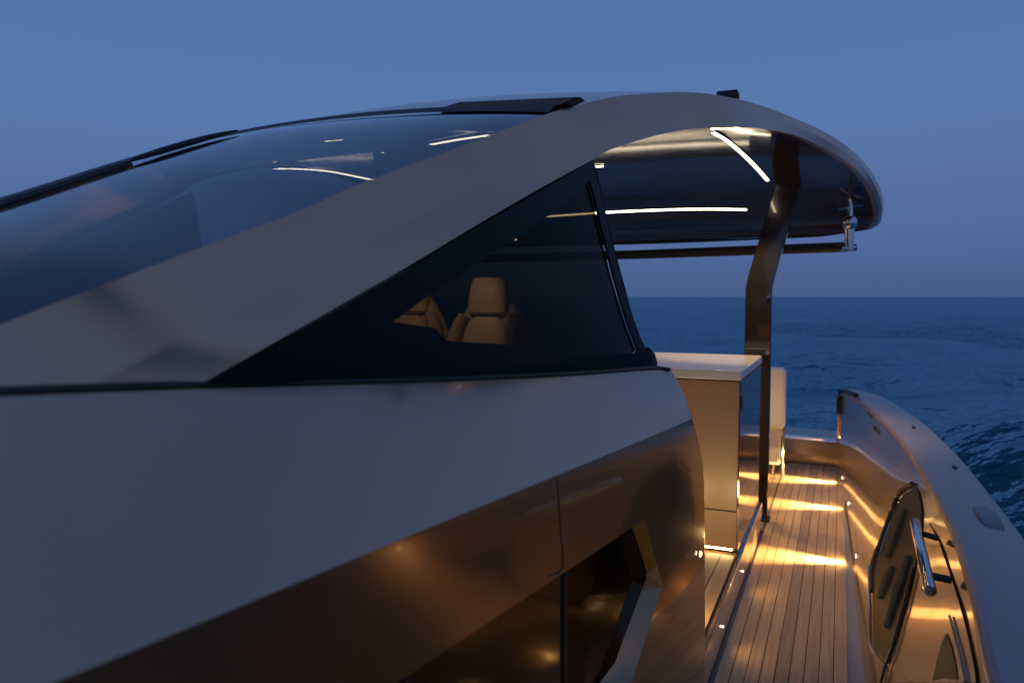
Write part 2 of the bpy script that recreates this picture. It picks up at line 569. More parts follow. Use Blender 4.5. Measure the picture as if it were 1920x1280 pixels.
def bulpix(u, v):
    """pixel -> (y, z) on the bulwark's inner face"""
    hit = bul_bvh.ray_cast(CAM, ray(u, v).normalized())[0]
    if hit is None:
        hit = py(u, v, 2.0)
    return hit.y, hit.z


# bulwark aft end cap with its black trim
end = MB().poly([bul(7.3, -0.02), Vector((ci(7.3) + capw(7.3), 7.3, -0.02)), Vector((ci(7.3) + capw(7.3), 7.3, cz(7.3) - 0.02)), Vector((ci(7.3) + 0.01, 7.3, cz(7.3) - 0.02))])
part('bulwark_end', end, M['inner'], bulwark)
trim = MB().tube([bul(7.28, 0.45) + Vector((-0.012, 0.0, 0)), bul(7.27, 0.58) + Vector((-0.014, 0, 0)), Vector((ci(7.2) - 0.005, 7.22, cz(7.2) - 0.01)), Vector((ci(7.0), 7.0, cz(7.0) + 0.004)), Vector((ci(6.6) + 0.005, 6.6, cz(6.6) + 0.004))], 0.02, 8)
part('end_trim', trim, M['rubber'], bulwark)

# ---- side deck --------------------------------------------------------------
DX0 = -0.43
deck_mb = MB()
rows = []
for y in np.linspace(-5.5, 7.16, 60):
    rows.append([(XC - (bot(y) + 0.02 - XC), y, -0.012), (bot(y) + 0.02, y, -0.012)])
deck_mb.grid(rows)
deck = part('side_deck', deck_mb, M['margin'], yacht)
# caulking bed and planks
part('caulking', MB().box((DX0 + 0.008, 0.9, -0.01), (0.052, 7.14, -0.004)), M['caulk'], deck)
part('caulking', MB().box((-1.6, 4.95, -0.01), (DX0 + 0.006, 7.14, -0.004)), M['caulk'], deck)
pw_ = 0.0535
npl = 9
me = MB().box((-pw_ / 2 + 0.0019, 0.92, -0.008), (pw_ / 2 - 0.0019, 7.12, 0.0)).mesh('plank', smooth=False)
for i in range(npl):
    o = part('plank', me, M['teak'], deck)
    o.location.x += DX0 + 0.01 + pw_ * (i + 0.5)
me = MB().box((-pw_ / 2 + 0.0019, 4.97, -0.008), (pw_ / 2 - 0.0019, 7.12, 0.0)).mesh('plank', smooth=False)
for i in range(14):
    o = part('plank', me, M['teak'], deck)
    o.location.x += DX0 + 0.004 - pw_ * (i + 0.5)

# ---- stern step ---------------------------------------------------------------
def stern_y(x):
    return 7.12 + 0.16 * (1 - ((x - XC) / 1.8) ** 2)


SZ = 0.21
st = MB()
xs = np.linspace(XC - 1.72, XC + 1.66, 40)
st.grid([[(x, stern_y(x) - 0.012, -0.02), (x, stern_y(x) - 0.012, SZ - 0.02), (x, stern_y(x), SZ), (x, stern_y(x) + 0.2, SZ + 0.0)] for x in xs])
stern = part('stern_step', st, M['inner'], yacht)
tk = MB().grid([[(x, stern_y(x) + 0.2, SZ), (x, stern_y(x) + 0.62, SZ)] for x in xs])
part('step_tread', tk, M['margin'], stern)

# ---- raised step beside the bar cabinet -----------------------------------------
STZ = 0.19
step_mb = MB().box((-1.2, 2.73, -0.01), (DX0, 4.95, STZ))
side_step = part('side_step', step_mb, M['inner'], yacht, bevel=0.006)
part('caulking', MB().box((-1.18, 2.75, STZ + 0.001), (DX0 - 0.02, 3.83, STZ + 0.005)), M['caulk'], side_step)
me = MB().box((-0.035 + 0.0025, 2.76, STZ + 0.003), (0.035 - 0.0025, 3.82, STZ + 0.010)).mesh('plank', smooth=False)
for i in range(6):
    o = part('plank', me, M['teak'], side_step)
    o.location.x += DX0 - 0.024 - 0.07 * (i + 0.5)

# ---- cabin side: shoulder, side wall with arrow-ended window recess -----------------
WA, WB = -0.8245, 0.149                       # upright side plane x = WA + WB*y
side = lambda y, z: Vector((WA + WB * y, y, z))
seam_pts = [Vector((-1.15, -1.3, 1.43)), Vector((-1.0, -0.3, 1.41)), pd(-300, 748, 0.74), pd(0, 739, 0.95), pd(370, 725, 1.25), pd(800, 714, 1.68), pd(1060, 703, 2.08), pd(1225, 692, 2.50), pd(1258, 694, 2.57)]
seam = spline(seam_pts, 8)
crease_pts = [Vector((WA + WB * -1.3 - 0.02, -1.3, 1.10)), side(-0.3, 1.10), side(0.15, 1.10), pw(100, 1280, WA, WB), pw(450, 1136, WA, WB), pw(850, 970, WA, WB), pw(1080, 876, WA, WB), pw(1230, 814, WA, WB), pw(1298, 785, WA, WB)]
crease = spline(crease_pts, 8)
sh = MB()
rows = []
for a, b in zip(seam, crease):
    n = Vector((0.7, -0.1, 0.7))
    row = [a + Vector((-0.09, 0, -0.006))]
    for t in (0.0, 0.04, 0.15, 0.3, 0.5, 0.7, 0.85, 0.94, 0.985, 1.0):
        row.append(a.lerp(b, t) + n * 0.007 * (1 - (2 * t - 1) ** 2))
    rows.append(row)
# aft edge of the shoulder rolls inboard
last = rows[-1]
for k, ph in enumerate((0.35, 0.8, 1.25, 1.57)):
    rows.append([p + Vector((-0.018 * (1 - math.cos(ph)) - (0.25 if ph > 1.5 else 0), 0.018 * math.sin(ph), -0.003 * k)) for p in last])
sh.grid(rows)
part('shoulder_seal', MB().tube([p + Vector((-0.012, 0, 0.003)) for p in seam], (0.016, 0.007), 8), M['rubber'], yacht)
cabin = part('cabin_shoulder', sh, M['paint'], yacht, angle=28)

fd = []
for p in [q for q in seam if q.y < 0.62]:
    fd.append([Vector((p.x + (2 * (XC - p.x)) * t, p.y, p.z - 0.006 + 0.035 * (1 - (2 * t - 1) ** 2) * min(1.0, max(0.0, (0.62 - p.y) / 0.3)))) for t in np.linspace(0, 1, 17)])
nose = fd[0]
fd = [[Vector((XC + (p.x - XC) * k, p.y - dy, p.z - dz)) for p in nose] for k, dy, dz in ((0.35, 2.2, 0.55), (0.6, 1.7, 0.36), (0.8, 1.1, 0.18), (0.93, 0.5, 0.06))] + fd
part('foredeck', MB().grid(fd), M['paint'], yacht)

AFT = [(1.10, 2.515), (0.98, 2.60), (0.86, 2.655), (0.6, 2.678), (0.35, 2.69), (-0.01, 2.70)]
yaft = lambda z: interp([-a[0] for a in AFT], [a[1] for a in AFT], -z)
hole = [(-1.0, 0.85), (2.12, 0.852), (2.27, 0.60), (2.03, 0.40), (1.6, 0.34), (-1.0, 0.34)]


def side_wall(mirror=False):
    mb = MB()
    f = (lambda p: mir(p)) if mirror else (lambda p: p)
    outer = [(-1.3, -0.01)] + [(yaft(z), z) for z in np.linspace(-0.01, 1.05, 16)]
    cr2 = [(p.y, p.z) for p in crease[::-1]]
    outer += cr2
    vs, fs = plate_with_hole(outer, hole)
    i0 = len(mb.v)
    mb.v += [tuple(f(side(v[0], v[1]))) for v in vs]
    mb.f += [tuple(i0 + k for k in fc) for fc in fs]
    # aft corner roll
    rows = []
    r_ = 0.045
    tdir = Vector((WB, 1, 0)).normalized(); ndir = Vector((1, -WB, 0)).normalized()
    for z in np.linspace(-0.01, 1.05, 16):
        p = side(yaft(z), z)
        row = [f(p + tdir * r_ * math.sin(a) - ndir * r_ * (1 - math.cos(a))) for a in np.linspace(0, math.pi / 2, 8)]
        q = p + tdir * r_ - ndir * (r_ + 0.4)
        row.append(f(q))
        rows.append(row)
    mb.grid(rows)
    # recess returns
    DEP = -0.055
    rows = [[f(side(y, z)), f(side(y, z) + Vector((DEP, 0.01, 0.05 if z < 0.55 else (0.03 if z < 0.7 else 0))))] for y, z in hole + hole[:1]]
    mb.grid(rows)
    return mb


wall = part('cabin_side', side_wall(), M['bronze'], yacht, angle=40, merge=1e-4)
DEP = -0.05
me_p = []
# panes behind the recess, parted by mullions; each pane set at its own slight angle like the flush glazing in the photo
cuts = [-0.9, 0.15, 0.90, 1.12, 1.72, 2.30]


def clip_hole(y0, y1):
    top = lambda y: 0.852 if y <= 2.12 else 0.852 + (0.60 - 0.852) * (y - 2.12) / 0.15
    bt = lambda y: 0.34 if y <= 1.6 else (0.34 + 0.06 * (y - 1.6) / 0.43 if y <= 2.03 else 0.40 + 0.20 * (y - 2.03) / 0.24)
    ys = sorted({y0, min(y1, 2.268)} | {y for y in (1.6, 2.03, 2.12) if y0 < y < y1})
    return [(y, top(y)) for y in ys] + [(y, bt(y)) for y in ys[::-1]]


for a, b in zip(cuts[:-1], cuts[1:]):
    pl = clip_hole(a + 0.008, b - 0.008)
    tilt = random.uniform(-0.006, 0.006)
    part('window_pane', MB().prism([side(y, z) + Vector((DEP + tilt * (z - 0.6), 0.01, 0)) for y, z in pl], (-0.006, 0, 0)), M['ceramic'] if b > 2 else (M['gold_reflection'] if b > 1.3 else M['black_glass']), wall, smooth=False)
for c in cuts[1:-1]:
    pl = clip_hole(c - 0.009, c + 0.009)
    part('mullion', MB().prism([side(y, z) + Vector((DEP - 0.004, 0.01, 0)) for y, z in pl], (0.010, 0, 0)), M['rubber'], wall, smooth=False)
# back of the recess so nothing shows behind the glass
part('window_backing', MB().prism([side(y, z) + Vector((DEP - 0.03, 0.01, 0)) for y, z in hole], (-0.01, 0, 0)), M['dark_inside'], wall, smooth=False)
refl_path = spline([pw(u, v, WA, WB) + Vector((0.0005, 0, 0)) for u, v in ((1044, 897), (1047, 930), (1051, 990), (1056, 1050), (1053, 1066), (1042, 1075), (1028, 1080))], 5)
part('reflection_line', MB().tube(refl_path, 0.0016, 6), M['caulk'], wall)  # thin dark line drawn for the edge of the gate's reflection
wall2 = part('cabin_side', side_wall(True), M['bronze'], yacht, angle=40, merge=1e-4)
shm = MB(); shm.v = [tuple(mir(Vector(p))) for p in sh.v]; shm.f = list(sh.f)
part('cabin_shoulder', shm, M['paint'], yacht, angle=28)

# ---- arch frame and hardtop rim ------------------------------------------------------
# (u, v, depth) of the upper edge, of the middle crease and of the lower edge along the sweep
ST = [
    ((-200, 705, 1.03), (-60, 790, 1.035), (100, 873, 1.06)),
    ((107, 567, 1.115), (230, 690, 1.165), (370, 724, 1.256)),
    ((250, 512, 1.19), (370, 622, 1.265), (500, 650, 1.37)),
    ((430, 444, 1.37), (525, 540, 1.44), (647, 567, 1.55)),
    ((560, 396, 1.52), (650, 474, 1.585), (767, 498, 1.7)),
    ((693, 338, 1.68), (780, 406, 1.765), (897, 420, 1.9)),
    ((860, 276, 1.95), (935, 333, 2.03), (1013, 353, 2.15)),
    ((1013, 218, 2.2), (1060, 268, 2.28), (1107, 302, 2.36)),
    ((1085, 197, 2.36), (1120, 240, 2.39), (1147, 280, 2.435)),
    ((1150, 182, 2.5), (1185, 222, 2.53), (1210, 260, 2.575)),
    ((1210, 176, 2.65), (1238, 212, 2.68), (1260, 248, 2.725)),
    ((1290, 173, 2.85), (1306, 205, 2.875), (1320, 240, 2.92)),
    ((1360, 181, 3.05), (1377, 208, 3.075), (1393, 239, 3.115)),
    ((1427, 198, 3.3), (1436, 220, 3.32), (1443, 244, 3.35)),
    ((1490, 222, 3.6), (1493, 238, 3.615), (1493, 255, 3.635)),
    ((1545, 247, 3.95), (1546, 261, 3.962), (1543, 277, 3.98)),
    ((1593, 278, 4.3), (1594, 291, 4.312), (1593, 307, 4.33)),
    ((1627, 313, 4.65), (1628, 326, 4.662), (1625, 340, 4.68)),
    ((1650, 353, 4.95), (1648, 366, 4.962), (1643, 378, 4.98)),
    ((1657, 387, 5.2), (1654, 398, 5.212), (1646, 410, 5.23)),
    ((1651, 417, 5.42), (1644, 424, 5.43), (1632, 430, 5.45)),
]
curvesABC = []
P3 = [[pd(*p) for p in s_] for s_ in ST]
P3[0] = [P3[1][k] + (P3[1][k] - P3[2][k]) * 1.9 for k in range(3)]      # the foot runs on straight below the shoulder seam
for k in range(3):
    curvesABC.append(spline([s_[k] for s_ in P3], 4))
Ac, Bc, Cc = curvesABC
# aft rim carries on across the stern edge of the hardtop
NA = len(Ac)
pA, pB, pC = Ac[-1], Bc[-1], Cc[-1]


def aft_rim(p0, ztgt, dy):
    out = []
    for t in np.linspace(0, 1, 12)[1:]:
        x = p0.x + (XC - p0.x) * t
        y = p0.y + dy * math.sin(t * math.pi / 2)
        z = p0.z + (ztgt - p0.z) * min(1, t * 6)
        out.append(Vector((x, y, z)))
    return out


Ac += aft_rim(pA, 1.985, 0.40)
Bc += aft_rim(pB, 1.955, 0.40)
Cc += aft_rim(pC, 1.95, 0.34)
fr = MB()
rows = []
for a, b, c in zip(Ac, Bc, Cc):
    inn = Vector((XC, c.y, c.z)) - c
    inn = inn.normalized() * min(0.03, inn.length)
    row = [a, a.lerp(b, 0.06), a.lerp(b, 0.35), a.lerp(b, 0.7), a.lerp(b, 0.95), b.lerp(c, 0.02), b.lerp(c, 0.06), b.lerp(c, 0.4), b.lerp(c, 0.8), b.lerp(c, 0.97), c, c + inn]
    rows.append(row)
fr.grid(rows)
n0 = len(fr.v)
fr.grid([[mir(p) for p in r] for r in rows], flip=True)
arch = part('arch_frame', fr, M['paint'], yacht, angle=40)

# roof skin: from rim to rim, crowned
NW = 7 * 4 + 2                               # sample index where the windscreen ends and the roof begins
hard = MB()
rows = []
for k in range(NW, len(Ac)):
    a = Ac[k]
    crown = interp([0, 6, 14, 30, 60], [0.03, 0.05, 0.07, 0.06, 0.0], k - NW)
    if k >= NA:
        crown = 0.0
    row = []
    for t in np.linspace(0, 2, 25):
        x = a.x + (XC - a.x) * t
        row.append(Vector((x, a.y, a.z + crown * (1 - (t - 1) ** 2) ** 1.0)))
    rows.append(row)
hard.grid(rows)
hardtop = part('hardtop', hard, M['paint'], yacht, angle=50)

# ceiling: from lower rim to lower rim
ceil = MB()
rows = []
CK = [k for k in range(NW - 1, len(Cc))]
ceil_prof = []
ceil_crown = lambda y, z: max(0.015, interp([2.2, 2.5, 2.75, 3.0, 4.2], [2.06, 2.09, 2.12, 2.16, 2.25], y) - z) if y < 4 else 0.015
for k in CK:
    c = Cc[k]
    row = []
    for t in np.linspace(0, 2, 25):
        x = c.x - 0.02 + (XC - c.x + 0.02) * t
        row.append(Vector((x, c.y, c.z + 0.004 + ceil_crown(c.y, c.z) * (1 - abs(t - 1) ** 3.5))))
    ceil_prof.append((c.y, c.z + 0.004, c.x))
    rows.append(row)
ceil.grid(rows)
ceiling = part('ceiling', ceil, M['ceiling'], hardtop, angle=50)
ceil_bvh = BVHTree.FromPolygons([Vector(p) for p in ceil.v], ceil.f)


def ceilpix(u, v, dz=0.0):
    hit = ceil_bvh.ray_cast(CAM, ray(u, v).normalized())[0]
    if hit is None:
        hit = pz(u, v, 2.12)
    return hit + Vector((0, 0, dz))


# ---- windscreen ------------------------------------------------------------------------
crest_y = [0.2, 0.99, 1.39, 1.78, 2.2, 2.46, 2.7]
crest_z = [1.38, 1.67, 1.84, 1.995, 2.12, 2.185, 2.23]
wa = Ac[:NW + 1]
wa_y = [p.y for p in wa]; wa_x = [p.x for p in wa]; wa_z = [p.z for p in wa]


def ws(x, y):
    za = interp(wa_y, wa_z, y); xa = interp(wa_y, wa_x, y); zc = interp(crest_y, crest_z, y)
    t = (x - XC) / (xa - XC)
    return za + (max(zc, za) - za) * (1 - t * t)


wsm = MB()
rows = []
for y in np.linspace(wa_y[0], wa_y[-1], 60):
    xa = interp(wa_y, wa_x, y)
    rows.append([Vector((XC + (xa - XC) * t, y, ws(XC + (xa - XC) * t, y))) for t in np.linspace(1, -1, 33)])
wsm.grid(rows)
windscreen = part('windscreen', wsm, M['windscreen'], yacht)

# black edge tape along the top of the glass
yt = wa_y[-1]
rows = []
for t in np.linspace(1, -1, 25):
    xa = interp(wa_y, wa_x, yt - 0.04)
    x = XC + (xa - XC) * t
    rows.append([Vector((x, yt - 0.075, ws(x, yt - 0.075) + 0.004)), Vector((x, yt - 0.04, ws(x, yt - 0.04) + 0.016)), Vector((x, yt + 0.01, ws(x, yt) + 0.016))])
part('header_seal', MB().grid(rows), M['rubber'], windscreen)
# wiper: arm and blade lying along the crest
xw = XC - 0.10
arm = [Vector((xw, y, ws(xw, y) + 0.013)) for y in np.linspace(0.45, 1.40, 14)]
wiper = part('wiper_arm', MB().tube(arm, 0.006, 8), M['steel_dark'], windscreen)
part('wiper_rail', MB().tube([p - Vector((-0.004, 0, 0.011)) for p in arm], 0.0045, 8), M['rubber'], windscreen)
bl = [Vector((xw - 0.0, y, ws(xw - 0.0, y) + 0.012)) for y in np.linspace(1.38, 1.78, 8)]
part('wiper_blade', MB().tube(bl, [0.005, 0.007, 0.009, 0.009, 0.009, 0.008, 0.006, 0.003], 8), M['rubber'], wiper)

# sunroof: raised black leading frame and a pale panel behind it
sf = [py(845, 217, 2.16), py(1010, 216, 2.16), py(1088, 181, 2.16), py(862, 191, 2.16), py(822, 203, 2.16)]
roof_front = MB().prism(sf, (0, 0.06, 0.0))
sunroof = part('sunroof', roof_front, M['black_gloss'], hardtop, bevel=0.004, smooth=False)
pan = MB()
rows = []
for y in np.linspace(2.75, 3.9, 14):
    row = []
    for t in np.linspace(0, 1, 9):
        x = -0.95 - 0.50 * t
        z = interp([2.75, 2.9, 3.2, 3.5, 3.9], [2.275, 2.315, 2.36, 2.385, 2.36], y) + 0.015 * math.sin(math.pi * t)
        row.append(Vector((x, y, z)))
    rows.append(row)
pan.grid(rows)
part('sunroof_panel', pan, M['paint'], sunroof, solid=0.05)
# small navigation light on the roof
nl = py(1366, 181, 3.6)
nav = part('roof_light', MB().box((nl.x - 0.05, nl.y - 0.04, nl.z - 0.012), (nl.x + 0.045, nl.y + 0.04, nl.z + 0.02)), M['rubber'], hardtop, bevel=0.008)
part('light_foot', MB().tube([(nl.x + 0.01, nl.y, nl.z - 0.09), (nl.x + 0.01, nl.y, nl.z - 0.01)], 0.022, 10), M['chrome'], nav)

# ---- side window: black bordered smoked glass triangle ------------------------------------
def win_plane():
    a, b, c = pd(370, 724, 1.25), pd(1225, 692, 2.66), pd(1107, 302, 2.40)
    n = (b - a).cross(c - a).normalized()
    if n.x < 0:
        n = -n
    return a, n


WP, WN = win_plane()


def pwin(u, v, off=0.0):
    r = ray(u, v)
    return CAM + r * ((WP + WN * off - CAM).dot(WN) / r.dot(WN))


outer = [(360, 732), (500, 654), (647, 571), (767, 502), (897, 424), (1013, 357), (1075, 322), (1109, 302), (1118, 330), (1140, 430), (1165, 525), (1190, 610), (1212, 660), (1226, 694), (1100, 704), (800, 718), (600, 726)]
clear = [(735, 603), (822, 541), (900, 490), (1000, 424), (1073, 372), (1104, 338), (1112, 360), (1128, 430), (1152, 525), (1177, 608), (1196, 656), (1190, 663), (1100, 655), (990, 648), (835, 639), (815, 615)]
po = [pwin(*p) for p in outer]; pc_ = [pwin(*p) for p in clear]
e1 = (po[8] - po[0]).normalized(); e2 = WN.cross(e1)
to2 = lambda p: Vector(((p - WP).dot(e1), (p - WP).dot(e2)))
to3 = lambda q, off=0.0: WP + e1 * q[0] + e2 * q[1] + WN * off
o2 = [to2(p) for p in po]; c2 = [to2(p) for p in pc_]
bv, bf = plate_with_hole(o2, c2)
bmb = MB()
bmb.v = [tuple(to3(v, -0.006)) for v in bv]
bmb.f = bf
side_window = part('side_window', bmb, M['ceramic'], yacht, solid=0.008, smooth=False)
part('window_pane', MB().poly([to3(q, -0.009) for q in c2]), M['sideglass'], side_window, smooth=False)
sr = []
for k in range(4, 30):
    c = Cc[k]
    q = c - WN * ((c - WP).dot(WN) + 0.016)
    dn_ = (Vector((0, 0, -1)) - WN * Vector((0, 0, -1)).dot(WN)).normalized()
    sr.append([c + Vector((-0.001, 0, 0.001)), q + dn_ * 0.004, q + dn_ * 0.05])
part('window_seal', MB().grid(sr), M['ceramic'], side_window)
aft = spline([pwin(*p, -0.004) for p in ((1109, 298), (1118, 330), (1140, 430), (1165, 525), (1190, 610), (1212, 662), (1222, 688))], 4)
part('edge_trim', MB().tube(aft, (0.003, 0.006), 8), M['rubber'], side_window)
cpos = pwin(1219, 676, -0.01)
part('corner_fairing', MB().tube([cpos + Vector((0, 0.0, -0.045)), cpos + Vector((0.0, 0.012, -0.01)), cpos + Vector((-0.005, 0.012, 0.02)), cpos + Vector((-0.012, 0.0, 0.045))], [0.024, 0.024, 0.02, 0.008], 12), M['rubber'], side_window)
smw = MB(); smw.v = [tuple(mir(Vector(p))) for p in bmb.v]; smw.f = list(bmb.f)
sw2 = part('side_window', smw, M['ceramic'], yacht, solid=0.008, smooth=False)
part('window_pane', MB().poly([mir(to3(q, -0.009)) for q in c2]), M['sideglass'], sw2, smooth=False)

# ---- inside of the cabin ----------------------------------------------------------------
sole = part('cockpit_sole', MB().box((-2.75, 0.2, STZ - 0.04), (-1.2, 7.1, STZ - 0.01)), M['margin'], yacht)
inn = MB()
rows = []
for a in seam[16:]:
    rows.append([a + Vector((-0.05, 0, -0.02)), a + Vector((-0.16, 0, -0.03)), a + Vector((-0.2, 0, -0.12)), Vector((a.x - 0.22, a.y, 0.16))])
inn.grid(rows)
part('inner_coaming', inn, M['cabinet'], yacht)
inm = MB(); inm.v = [tuple(mir(Vector(p))) for p in inn.v]; inm.f = list(inn.f)
part('inner_coaming', inm, M['cabinet'], yacht)
dash = MB()
dash.prism([(-2.3, 0.9, 0.15), (-2.3, 2.25, 0.15), (-2.3, 2.3, 1.25), (-2.3, 2.1, 1.36), (-2.3, 1.1, 1.38), (-2.3, 0.9, 1.35)], (1.18, 0, 0))
part('dashboard', dash, M['dark_inside'], yacht, bevel=0.02)

# ---- LED strips ------------------------------------------------------------------------------
def led(pixels, w=0.016):
    pts = spline([ceilpix(u, v) for u, v in pixels], 6)
    rows, hous = [], []
    for k, p in enumerate(pts):
        t = (pts[min(k + 1, len(pts) - 1)] - pts[max(k - 1, 0)]).normalized()
        nn = ceil_bvh.find_nearest(p)[1]
        dn = nn if nn.z < 0 else -nn
        q = t.cross(dn).normalized() * (w / 2)
        rows.append([p - q + dn * 0.0045, p - q * 0.4 + dn * 0.0085, p + q * 0.4 + dn * 0.0085, p + q + dn * 0.0045])
        e = q.normalized() * 0.004
        hous.append([p - q - e + dn * 0.0005, p - q - e + dn * 0.0055, p - q + dn * 0.004, p + q + dn * 0.004, p + q + e + dn * 0.0055, p + q + e + dn * 0.0005])
    o = part('led_strip', MB().grid(rows), M['led'], ceiling)
    part('led_housing', MB().grid(hous), M['rubber'], o)
    return o


led([(1336, 246), (1365, 264), (1395, 290), (1420, 315), (1439, 337)], w=0.022)
led([(1025, 405), (1080, 401), (1140, 397), (1230, 393), (1320, 391), (1400, 392)], w=0.03)
led([(517, 314), (560, 315), (610, 319), (655, 327), (702, 337)], w=0.032)
led([(810, 268), (860, 259), (920, 250)], w=0.03)
led([(612, 263), (645, 260)], w=0.03)
led([(1113, 311), (1131, 310)], w=0.022)


def downlight_or_fill(pos, energy, spot):
    o = part('ceiling_spot_or_fill', MB().tube([pos + Vector((0, 0, 0.01)), pos - Vector((0, 0, 0.003))], 0.008, 16), M['led'], ceiling)
    ld = bpy.data.lights.new('ceiling_spot_or_fill_lamp', 'SPOT'); ld.energy = energy; ld.color = (1.0, 0.66, 0.30); ld.spot_size = R(spot); ld.spot_blend = 0.5; ld.shadow_soft_size = 0.03
    lo = bpy.data.objects.new('ceiling_spot_or_fill_lamp', ld); col.objects.link(lo); lo.location = pos - Vector((0, 0, 0.02))
    return lo


downlight_or_fill(pd(967, 450, 5.85), 3.0, 120)
for uu, vv, ee in ((1375, 272, 4.0), (1428, 324, 24.0), (1310, 391, 22.0), (1385, 392, 18.0)):   # fill spots added inside the strips to light deck and cabinet
    downlight_or_fill(ceilpix(uu, vv) - Vector((0, 0, 0.004)), ee * 2.3, 80)
d1 = downlight_or_fill(Vector((-1.95, 2.95, 2.165)), 150.0, 50)  # unseen spot added to brighten the helm seats
d1.data.color = (1.0, 0.80, 0.58)
d1.rotation_euler = Vector((-0.25, 1.0, -0.85)).to_track_quat('-Z', 'Y').to_euler()

for uu in ((1150, 375), (1150, 430)):
    pj = ceilpix(*uu)
    hits = [ceil_bvh.ray_cast(Vector((x, pj.y, 1.0)), Vector((0, 0, 1)))[0] for x in np.linspace(-2.7, -0.35, 14)]
    part('ceiling_joint', MB().tube([h for h in hits if h], (0.004, 0.0025), 6), M['caulk'], ceiling)

# ---- support post -------------------------------------------------------------------------------
PX, PY = -0.46, 5.2
pf = pz(1418, 975, 0.0)
post = MB()
secs = [(0.0, -0.098, 0.07), (1.56, -0.098, 0.07), (1.62, -0.088, 0.08), (2.32, 0.105, 0.262)]
rows = []
bx = pf.x
for z, x0, x1 in secs:
    y0, y1 = pf.y, pf.y + 0.07
    rows.append([(bx + x0, y0, z), (bx + x1, y0, z), (bx + x1, y1, z), (bx + x0, y1, z)])
post.grid(rows, close=True); post.poly(rows[0]); post.poly(rows[-1])
post_o = part('support_post', post, M['post'], yacht, bevel=0.006, smooth=False)
part('post_foot', MB().box((bx - 0.075, pf.y - 0.02, 0.0), (bx + 0.085, pf.y + 0.09, 0.018)), M['rubber'], post_o, bevel=0.005)
for z in (1.50, 1.13):
    part('post_fitting', MB().tube([(bx + 0.05, pf.y - 0.012, z), (bx + 0.05, pf.y + 0.004, z)], 0.014, 10), M['chrome'], post_o)

# ---- awning bar and its bracket aft of the hardtop --------------------------------------------------
b1 = py(1588, 463, 6.22); b0 = Vector((2 * XC - b1.x, 6.35, b1.z - 0.02))
bar = part('awning_bar', MB().tube([b0, b0.lerp(b1, 0.5) + Vector((0, 0.12, 0.0)), b1], (0.032, 0.04), 10), M['rubber'], hardtop)
k0 = pd(1592, 468, 5.02)
kz = lambda v: pd(1592, v, 5.02).z
part('bracket', MB().tube([(k0.x, k0.y, kz(470)), (k0.x, k0.y, kz(420)), (k0.x, k0.y, kz(405)), (k0.x, k0.y, kz(350))], [0.030, 0.030, 0.018, 0.018], 12), M['chrome'], bar)
part('bracket_cap', MB().tube([(k0.x, k0.y, kz(430)), (k0.x, k0.y, kz(424)), (k0.x, k0.y, kz(412)), (k0.x, k0.y, kz(406))], [0.034, 0.046, 0.046, 0.034], 14), M['chrome'], bar)
part('bracket_arm', MB().tube([(k0.x - 0.07, k0.y - 0.02, kz(392)), (k0.x, k0.y, kz(386)), (k0.x + 0.07, k0.y + 0.02, kz(384))], 0.013, 8), M['chrome'], bar)
part('bracket_joint', MB().tube([(k0.x - 0.045, k0.y - 0.01, kz(466)), (k0.x + 0.045, k0.y + 0.01, kz(464))], 0.022, 12), M['chrome'], bar)

# ---- bar cabinet --------------------------------------------------------------------------------------
BX1 = -0.445
BY0 = py(1385, 1050, 3.83).y
cab = thing('bar_cabinet', 'tan bar cabinet with white counter top beside the support post', 'cabinet', (-0.9, BY0, STZ))
TOPZ = 1.135
part('body', MB().box((-1.55, BY0, STZ + 0.04), (BX1 - 0.006, 4.85, TOPZ - 0.052)), M['cabinet'], cab, bevel=0.004)
part('plinth', MB().box((-1.5, BY0 + 0.05, STZ + 0.011), (BX1 - 0.02, 4.8, STZ + 0.04)), M['dark_inside'], cab)
part('counter_top', MB().box((-1.58, BY0 - 0.012, TOPZ - 0.052), (BX1 + 0.004, 4.87, TOPZ)), M['counter'], cab, bevel=0.010)
part('side_panel', MB().box((BX1 - 0.006, BY0 + 0.004, STZ + 0.002), (BX1, 4.85, TOPZ - 0.055)), M['steel_panel'], cab)
part('front_seam', MB().box((-1.5, BY0 - 0.003, 0.42), (BX1 - 0.01, BY0 + 0.001, 0.426)), M['caulk'], cab)
pll = part('plinth_light', MB().box((-1.45, BY0 + 0.02, STZ + 0.026), (BX1 - 0.03, BY0 + 0.032, STZ + 0.036)), M['lamp'], cab)
part('door_gap', MB().box((-0.86, BY0 - 0.003, STZ + 0.06), (-0.855, BY0 + 0.001, TOPZ - 0.09)), M['caulk'], cab)
part('latch', MB().tube([(-0.81, BY0 - 0.012, 0.95), (-0.81, BY0 + 0.0, 0.95)], 0.016, 16), M['chrome'], cab)
part('counter_seal', MB().box((-1.56, BY0 - 0.005, TOPZ - 0.057), (BX1 + 0.0015, 4.86, TOPZ - 0.0522)), M['caulk'], cab)
part('hinge', MB().box((BX1, BY0 + 0.02, 0.94), (BX1 + 0.006, BY0 + 0.05, 1.0)), M['rubber'], cab)

